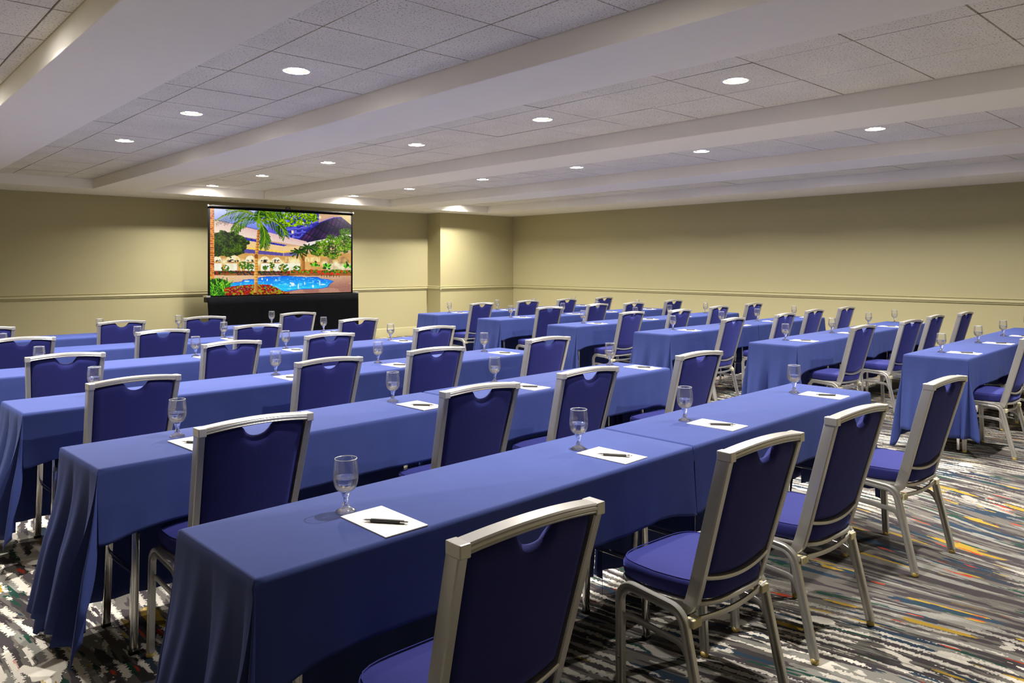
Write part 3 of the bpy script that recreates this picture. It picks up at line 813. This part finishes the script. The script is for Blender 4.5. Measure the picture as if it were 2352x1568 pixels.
# ---------------------------------------------------------------- projection screen and its picture
GX, GZ = 400, 220
def picture():
    """paint the projected holiday-pool photograph on a grid; coordinates are in a 2110 x 1315 layout seen slightly from the side"""
    u = np.linspace(0, 1, GX)[None, :].repeat(GZ, 0)
    v = np.linspace(0, 1, GZ)[:, None].repeat(GX, 1)
    hL, hR = 1315.0, 1140.0
    t = u*hL/(hR + u*(hL-hR))
    x = 85 + t*2110
    top = 122 + t*106; bot = 1437 - t*69
    y = top + (bot-top)*v
    img = np.zeros((GZ, GX, 3)); img[:] = (205, 172, 145)
    def rng(ix, iy, s):
        h = np.sin(ix*127.1 + iy*311.7 + s*74.7)*43758.5453
        return h - np.floor(h)
    def noise(sx, sy, s=0):
        a, b = x/sx, y/sy; ia, ib = np.floor(a), np.floor(b); fa, fb = a-ia, b-ib
        fa = fa*fa*(3-2*fa); fb = fb*fb*(3-2*fb)
        return (rng(ia, ib, s)*(1-fa)*(1-fb) + rng(ia+1, ib, s)*fa*(1-fb) + rng(ia, ib+1, s)*(1-fa)*fb + rng(ia+1, ib+1, s)*fa*fb)
    def poly(pts):
        inside = np.zeros(x.shape, bool); n = len(pts)
        for i in range(n):
            (xa, ya), (xb, yb) = pts[i], pts[(i+1) % n]
            if ya == yb: continue
            c = ((ya > y) != (yb > y)) & (x < (xb-xa)*(y-ya)/(yb-ya) + xa)
            inside ^= c
        return inside
    def fill(m, col, a=1.0):
        col = np.asarray(col, float)
        if col.ndim == 1: col = np.broadcast_to(col, img.shape)
        img[m] = img[m]*(1-a) + col[m]*a
    def mixc(k, c1, c2):
        k = np.clip(k, 0, 1)[..., None]
        return np.asarray(c1, float)*(1-k) + np.asarray(c2, float)*k
    def ell(cx, cy, rx, ry): return ((x-cx)/rx)**2 + ((y-cy)/ry)**2 < 1
    def line(xa, ya, xb, yb, wd):
        dx, dy = xb-xa, yb-ya; L2 = dx*dx+dy*dy + 1e-9
        q = np.clip(((x-xa)*dx + (y-ya)*dy)/L2, 0, 1)
        return np.hypot(x-xa-q*dx, y-ya-q*dy) < wd
    # sky and hotel tower
    fill(poly([(80,100),(1280,100),(1280,600),(800,480),(80,330)]), mixc((y-120)/350, (205,212,255), (120,135,225)))
    fill(poly([(960,330),(1270,330),(1270,570),(960,500)]), mixc((x-960)/300, (125,120,205), (105,98,190)))
    fill(poly([(1240,150),(1720,150),(1720,640),(1240,560)]), mixc(noise(60, 50, 2), (92,92,185), (140,140,225)))
    tow = poly([(1250,150),(1720,150),(1720,620),(1250,560)])
    for k in range(7):
        yy = 215 + 62*k - 0.13*(x-1250) + 6*np.sin(x/17.0)
        fill(tow & (np.abs(y-yy) < 6), (58,50,128))
        fill(tow & (np.abs(y-yy-20) < 12) & (rng(np.floor(x/33), k, 7) > 0.45), (64,62,150))
    for wx_, wy_ in ((1325,475),(1475,350),(1735,255),(1450,330)):
        fill((np.abs(x-wx_) < 17) & (np.abs(y-wy_) < 22), (250,228,176))
    # vaulted glass roof with ribs
    vault = poly([(1410,595),(1480,520),(1560,450),(1650,390),(1740,335),(1830,295),(1930,265),(2030,255),(2110,275),(2200,335),(2200,520),(1980,570),(1545,640)])
    fill(vault, mixc(noise(120, 90, 3), (40,26,70), (104,72,116)))
    for k in range(13):
        c0 = 1440 + 62*k
        cur = c0 + (y-600)*(-0.9) - 0.0011*(y-600)**2
        fill(vault & (np.abs(x-cur) < 7), (26,18,50))
    for (a_, b_, c_, d_) in ((1650,390,1900,530),(1800,310,2080,480),(2000,300,2200,430),(1500,480,1720,590)):
        fill(vault & line(a_, b_, c_, d_, 7), (24,16,44))
    for seg in (((1410,595),(1560,450)),((1560,450),(1740,335)),((1740,335),(1930,265)),((1930,265),(2060,258))):
        fill(line(*seg[0], *seg[1], 9), (60,60,140))
    fill(poly([(2010,215),(2200,215),(2200,370)]), (222,196,150))
    fill(poly([(1700,300),(1900,250),(1950,225),(1930,262),(1720,320)]), (190,160,170))
    # roof beams and eaves
    fill(poly([(150,285),(800,440),(1540,620),(1500,690),(1200,640),(150,480)]), mixc((y-290-(x-150)*0.24)/190, (222,188,186), (246,226,205)))
    fill(line(150, 287, 800, 441, 5), (120,100,130))
    fill(poly([(1510,640),(2200,500),(2200,575),(1560,680)]), (240,226,226))
    fill(poly([(540,545),(1245,672),(1180,694),(560,592)]), (78,78,172))
    for xx in (630, 710, 985, 1045, 1160): fill(line(xx, 560+0.18*(xx-600), xx-10, 590+0.18*(xx-600), 6), (40,34,90))
    fill(poly([(560,592),(1200,690),(1490,688),(1300,775),(1190,790),(560,720)]), (238,200,156))
    fill(poly([(560,690),(1185,762),(1185,790),(560,722)]), (255,206,112))
    fill(poly([(1195,770),(1400,735),(1400,765),(1195,790)]), (252,196,96))
    fill(poly([(545,722),(1185,790),(1185,835),(545,785)]), (108,98,156))
    fill(poly([(1195,790),(1420,765),(1420,830),(1195,835)]), (128,116,170))
    # arcade with lit arches
    fac = (y > 790) & (y < 1075) & (x > 150)
    fac &= ~poly([(545,700),(1420,700),(1420,835),(1195,835),(545,785)])
    fill(fac, mixc(noise(90, 60, 5), (186,146,98), (222,180,126)))
    warm = mixc(noise(26, 40, 6), (236,204,140), (255,250,226))
    for cx_, ry_ in ((200,100),(430,100),(690,95),(908,85),(1085,72)):
        w_ = 60 if cx_ == 200 else (115 if cx_ == 430 else 78)
        fill(ell(cx_, 925, w_, ry_) & (y < 925), warm)
        fill(ell(cx_, 912, w_*0.8, 24) & (noise(18, 14, 8) > 0.45), (70,50,60))
    fill((y > 850) & (y < 925) & (x > 1215) & (x < 1740), mixc(noise(22, 60, 9), (190,150,110), (252,232,170)))
    for cx_ in (1890, 2085): fill(ell(cx_, 940, 72 if cx_ < 2000 else 84, 95) & (y < 945), mixc(noise(14, 60, 4), (150,122,96), (214,184,130)))
    fill((y > 945) & (y < 1062) & (x > 150) & (x < 1440), mixc(noise(30, 60, 10), (232,222,186), (255,255,246)))
    for xx in (290, 520, 585, 820, 1010, 1170): fill((np.abs(x-xx) < 26) & (y > 930) & (y < 1070), (212,170,112))
    fill((y > 945) & (y < 1062) & (x > 1800), mixc(noise(24, 50, 11), (190,170,140), (246,236,200)))
    fill((np.abs(x-1475) < 34) & (y > 840) & (y < 1080), mixc((x-1440)/70, (206,160,100), (150,106,66)))
    for xx, yy in ((295,922),(585,930),(820,932),(1010,940),(1170,942),(1300,945),(1340,940),(1400,940),(1800,945),(1972,940)):
        d = np.hypot(x-xx, y-yy); k = np.clip(1-d/62, 0, 1)[..., None]
        img[:] = img*(1-k) + np.array((255,244,206))*k
    # planting beds
    bed = (y > 1052 + 14*noise(40, 40, 12)) & (y < 1135) & (x > 150) & (x < 1290)
    fill(bed, np.where((noise(24, 20, 13) > 0.55)[..., None], np.array((150,60,30.)), mixc(noise(16, 18, 14), (24,46,12), (96,120,40))))
    fill((y > 1098) & (y < 1140) & (x > 240) & (x < 1250), mixc(noise(50, 20, 15), (128,92,52), (168,124,76)))
    bed = (y > 1030 + 26*noise(40, 40, 16)) & (y < 1110) & (x > 1295)
    fill(bed, np.where((noise(24, 20, 17) > 0.62)[..., None], np.array((196,84,34.)), mixc(noise(14, 18, 18), (40,70,12), (150,176,40))))
    fill((y > 1088) & (y < 1140) & (x > 1285), mixc(noise(60, 20, 19), (132,94,52), (174,126,74)))
    for cx_, cy_, rx_, ry_, s_ in ((315,1020,62,48,20),(600,975,90,60,21),(690,1000,60,60,22),(915,1010,40,36,23),(1010,980,70,52,24),(1195,1010,80,62,25),(1390,1020,60,44,26)):
        m = ell(cx_, cy_, rx_, ry_) & (noise(18, 16, s_) > 0.36)
        fill(m, mixc(noise(12, 10, s_+1), (48,84,30), (128,160,56)))
    rl = random.Random(4)
    for cx_, cy_, rr_ in ((1640,985,90),(1840,1020,80),(2150,1000,85)):
        for k in range(15):
            a_ = rl.uniform(-3.1, 0.0); q_ = rl.uniform(0.35, 1.0)*rr_
            ex, ey = cx_+q_*math.cos(a_), cy_+q_*1.05*math.sin(a_)
            fill(line(cx_+(ex-cx_)*0.55, cy_+(ey-cy_)*0.55, ex, ey+8, rl.uniform(9, 16)), [(96,176,34),(44,104,18),(128,204,60),(28,72,14)][k % 4])
    # deck and pool
    deck = y > 1128
    fill(deck, mixc((y-1128)/240 + (x-1200)/2600, (222,188,156), (164,126,116)))
    fill(deck & (noise(200, 40, 30) > 0.6), (214,182,160), 0.35)
    pool = poly([(270,1300),(330,1262),(430,1243),(575,1228),(592,1200),(740,1190),(830,1165),(930,1152),(1240,1140),(1440,1154),(1690,1154),(1740,1180),(1840,1188),(1925,1212),(1870,1246),(1845,1290),(1750,1312),(1420,1328),(1190,1362),(900,1340),(500,1330)])
    edge = poly([(255,1302),(320,1254),(425,1234),(560,1220),(580,1192),(735,1181),(826,1156),(928,1142),(1240,1130),(1445,1145),(1700,1145),(1750,1171),(1850,1180),(1945,1211),(1885,1250),(1858,1297),(1755,1321),(1425,1338),(1190,1374),(900,1346),(500,1336)])
    fill(edge, (60,110,190))
    fill(pool, mixc((y-1140)/210 + 0.35*noise(110, 20, 31), (10,104,214), (66,196,255)))
    for gx, gy, gw, gh in ((1330,1262,26,46),(1300,1240,18,18),(1410,1290,8,70),(1505,1245,7,40),(1630,1285,14,30),(1730,1240,8,60),(945,1195,9,26),(1075,1195,12,16),(1130,1195,8,14),(640,1215,40,14),(1780,1260,40,14),(1010,1265,12,10),(1290,1285,14,16),(870,1180,10,24)):
        fill(pool & ell(gx, gy, gw, gh/1.6), (226,250,255))
    fill(pool & (noise(34, 9, 33) > 0.80), (150,226,255), 0.8)
    # loungers, red chairs
    for k, lx_ in enumerate((500,600,690,850,915,985,1060,1125)):
        yy = 1100
        fill(line(lx_-22, yy-34, lx_+8, yy+18, 9) | line(lx_+8, yy+18, lx_+52, yy+14, 7), (72,58,84))
    for lx_ in (1775,1855,1915,2000):
        fill(ell(lx_, 1098, 24, 16), (206,66,34)); fill(line(lx_-18, 1112, lx_-20, 1148, 4) | line(lx_+18, 1112, lx_+20, 1148, 4), (70,50,40))
    # trees
    leaf = mixc(noise(17, 13, 40)*0.65 + noise(60, 50, 41)*0.5 - 0.1, (6,20,6), (124,150,34))
    m = (((x-330)/(300+60*noise(40, 40, 42)))**2 + ((y-660)/(165+60*noise(50, 30, 43)))**2 < 1) & (x > 148)
    fill(m, leaf)
    leaf2 = mixc(noise(15, 12, 45)*0.7 + noise(70, 60, 46)*0.5 - 0.1, (10,34,4), (160,196,30))
    for cx_, cy_, rx_, ry_ in ((1930,690,330,110),(2090,620,180,100),(1930,800,110,80),(1740,760,130,80),(1900,560,80,50),(2130,470,120,50)):
        m = ((x-cx_)/(rx_*(0.75+0.5*noise(38, 34, 47))))**2 + ((y-cy_)/(ry_*(0.75+0.5*noise(30, 30, 48))))**2 < 1
        fill(m & (noise(18, 14, 49) > 0.2), leaf2)
    for cx_, cy_ in ((1420,760),(1560,700)):
        for k in range(11):
            a_ = k*0.6
            fill(line(cx_, cy_, cx_+130*math.cos(a_), cy_+75*math.sin(a_)+30, 11), (34,66,14) if k % 2 else (66,104,24))
    fill(line(1475, 800, 1480, 900, 8), (120,86,40))
    # overhanging bright foliage along the top
    low = 250 + 150*noise(120, 60, 50) + 60*np.sin((x-850)/260.0)
    m = (x > 850) & (x < 1700) & (y < low) & (noise(22, 20, 51) > 0.28)
    fill(m, mixc(noise(14, 12, 52), (40,76,4), (200,226,30)))
    # palm
    trunk = poly([(798,440),(842,440),(822,640),(806,900),(806,1385),(744,1385),(752,1050),(766,760)])
    fill(trunk, mixc((x-750)/90 + 0.25*np.sin(y/6.5), (236,188,112), (150,100,58)))
    fill(ell(780, 838, 26, 36), (150,100,56))
    rs = random.Random(9)
    fronds = [[(830,300),(640,110),(430,140),(190,300)], [(830,300),(650,210),(500,310),(440,440)], [(830,290),(740,170),(560,120),(350,150)],
              [(840,320),(900,420),(930,540),(890,690)], [(840,300),(1000,260),(1160,340),(1215,520)], [(830,290),(900,150),(1050,120),(1180,170)], [(830,320),(800,250),(820,170),(860,130)]]
    for fr in fronds:
        P_ = np.array(fr, float)
        pts = [((1-q)**3*P_[0] + 3*q*(1-q)**2*P_[1] + 3*q*q*(1-q)*P_[2] + q**3*P_[3]) for q in np.linspace(0, 1, 30)]
        for k in range(2, 30):
            d = pts[k]-pts[k-1]; d = d/np.hypot(*d)
            for sgn in (-1, 1):
                nrm = np.array((-d[1], d[0]))*sgn
                ln_ = (60 + 70*math.sin(math.pi*k/30))*rs.uniform(0.8, 1.15)
                tip = pts[k] + (nrm*0.62 + d*0.55)*ln_ + np.array((0, ln_*0.55))
                col = [(52,96,26),(92,132,30),(26,62,44),(120,150,36)][rs.randrange(4)]
                fill(line(*pts[k], *tip, 4.0), col)
        for k in range(1, 30): fill(line(*pts[k-1], *pts[k], 6), (150,170,70))
    fill(ell(825, 350, 38, 90) & (noise(14, 30, 60) > 0.3), (128,158,40))
    # brick column
    bc = (x < 150) & (y < 1215)
    brow = np.floor(y/29.0)
    fill(bc, mixc(rng(brow, np.floor(x/44 + 0.5*(brow % 2)), 61), (160,92,34), (222,150,74)))
    fill(bc & ((y/29.0 - brow) < 0.18), (234,200,146))
    # foreground plants
    gm = poly([(80,1190),(200,1170),(300,1190),(400,1250),(370,1440),(80,1445)])
    fill(gm, mixc(noise(20, 14, 62), (24,66,10), (110,170,44)))
    for k in range(70):
        bx_ = rs.uniform(90, 350); by_ = rs.uniform(1260, 1440); a_ = rs.uniform(-2.7, -0.5); l_ = rs.uniform(60, 130)
        fill(line(bx_, by_, bx_+l_*math.cos(a_), by_+l_*math.sin(a_), 5), [(44,110,20),(150,210,70),(96,170,40),(24,70,14)][k % 4])
    fm = poly([(290,1330),(420,1290),(560,1275),(720,1262),(800,1262),(960,1262),(1070,1300),(1160,1350),(1280,1385),(1270,1450),(330,1450)])
    fl = np.where((noise(26, 20, 63) > 0.66)[..., None], np.array((150,150,40.)), mixc(noise(17, 13, 64), (70,14,10), (216,66,26)))
    fill(fm & (noise(16, 14, 65) > 0.1), fl)
    fill(poly([(752,1240),(806,1240),(808,1385),(742,1385)]), mixc((x-750)/70 + 0.3*noise(9, 9, 66), (226,176,104), (150,98,52)))
    g = img/255.0
    lum = g.mean(2, keepdims=True)
    g = lum + (g-lum)*1.12
    g = g*(0.96 + 0.08*(noise(9, 9, 90)[..., None]))
    g = np.clip(g, 0, 1)
    g = g*g*(3-2*g)*0.55 + g*0.45
    return np.clip(g**1.12, 0, 1)

def make_screen():
    r = empty('projection_screen', (5.83, 12.0, 0))
    tag(r, 'pull-up projector screen showing a hotel pool, on black skirted base', 'screen')
    xa, xb, za, zb = 4.555-5.83, 7.085-5.83, 0.990, 2.372
    srgb = picture()
    lin = np.where(srgb <= 0.04045, srgb/12.92, ((srgb+0.055)/1.055)**2.4)
    vs = [(xa + (xb-xa)*i/(GX-1), 0, zb - (zb-za)*j/(GZ-1)) for j in range(GZ) for i in range(GX)]
    fs = [(j*GX+i, (j+1)*GX+i, (j+1)*GX+i+1, j*GX+i+1) for j in range(GZ-1) for i in range(GX-1)]
    m, nt, b = newmat('projected_picture')
    at = N(nt, 'ShaderNodeAttribute', attribute_name='picture')
    nt.links.new(at.outputs['Color'], b.inputs['Emission Color'])
    b.inputs['Emission Strength'].default_value = 0.92
    b.inputs['Base Color'].default_value = (0.01, 0.01, 0.01, 1); b.inputs['Roughness'].default_value = 1.0; b.inputs['Specular IOR Level'].default_value = 0.0
    o = mesh_obj('picture', vs, fs, m, r)
    ca = o.data.color_attributes.new('picture', 'FLOAT_COLOR', 'POINT')
    ca.data.foreach_set('color', np.concatenate([lin.reshape(-1, 3), np.ones((GX*GZ, 1))], 1).astype(np.float32).ravel())
    # matte black border, backing, top slat, handle, scissor support, housing and skirt
    bw = 0.034
    MB().box(xa-bw, xb+bw, 0.003, 0.006, za-0.10, zb+0.045).build('backing', M['black'], r)
    bd = MB()
    bd.box(xa-bw, xa, -0.001, 0.003, za-0.10, zb+0.03).box(xb, xb+bw, -0.001, 0.003, za-0.10, zb+0.03)
    bd.box(xa, xb, -0.001, 0.003, zb, zb+0.03).box(xa, xb, -0.001, 0.003, za-0.10, za)
    bd.build('border', M['skirt'], r)
    sl = MB().box(xa-0.032, xb+0.045, -0.018, 0.022, zb+0.03, zb+0.052).build('top_slat', M['black'], r, bevel=0.005)
    for x in (xa-0.03, xb+0.043): MB().box(x-0.008, x+0.008, -0.020, 0.024, zb+0.030, zb+0.056).build('end_cap', M['silver'], sl, bevel=0.003)
    MB().box(xa+0.02, xb-0.03, -0.019, 0.023, zb+0.052, zb+0.0545).build('slat_edge', M['silver'], sl)
    hp = [(0.045*math.cos(a)+0.04, 0.0, zb+0.055+0.045*math.sin(a)*0.8) for a in [math.pi*k/12 for k in range(13)]]
    MB().sweep(hp, rrect(0.012, 0.008, 0.003, 2), (0, 1, 0)).build('handle', M['black'], r, smooth=True)
    MB().box(0.0, 0.08, -0.012, 0.02, zb+0.048, zb+0.068).build('handle_mount', M['black'], r, bevel=0.004)
    # support arms behind the fabric
    MB().sweep([(0.04, 0.05, zb+0.03), (0.75, 0.06, 1.65), (0.04, 0.06, 0.9)], rrect(0.03, 0.02, 0.004, 2), (0, 1, 0)).sweep([(0.04, 0.085, zb+0.03), (-0.67, 0.09, 1.65), (0.04, 0.09, 0.9)], rrect(0.03, 0.02, 0.004, 2), (0, 1, 0)).build('support_arms', M['black'], r)
    # skirt: gently folded black cloth from the housing down to the floor
    sx0, sx1 = 4.492-5.83, 7.205-5.83
    n = 90; vs, fs = [], []
    for k in range(9):
        q = k/8
        for i in range(n+1):
            u = i/n
            x = sx0 + (sx1-sx0)*u + (0.05*q*(1-u))
            vs.append((x, -0.055 - 0.012*math.sin(u*70)*q - 0.008*math.sin(u*31+1)*q, 0.965 - 0.93*q))
    for k in range(8):
        for i in range(n): fs.append((k*(n+1)+i, (k+1)*(n+1)+i, (k+1)*(n+1)+i+1, k*(n+1)+i+1))
    so = mesh_obj('skirt', vs, fs, M['skirt'], r, True)
    md = so.modifiers.new('thickness', 'SOLIDIFY'); md.thickness = 0.003
    MB().box(sx0, sx1, -0.05, 0.10, 0.885, 0.968).build('housing', M['black'], r, bevel=0.008)
    for x in (sx0+0.02, sx1-0.02):
        MB().box(x-0.03, x+0.03, -0.055, 0.10, 0.966, 0.992).build('housing_corner', M['silver'], r, bevel=0.004)
    for x in (sx0+0.25, sx1-0.25):
        MB().box(x-0.02, x+0.02, 0.0, 0.04, 0.0, 0.885).box(x-0.03, x+0.03, -0.3, 0.35, 0.0, 0.03).build('stand_leg', M['black'], r, bevel=0.004)
    return r
make_screen()
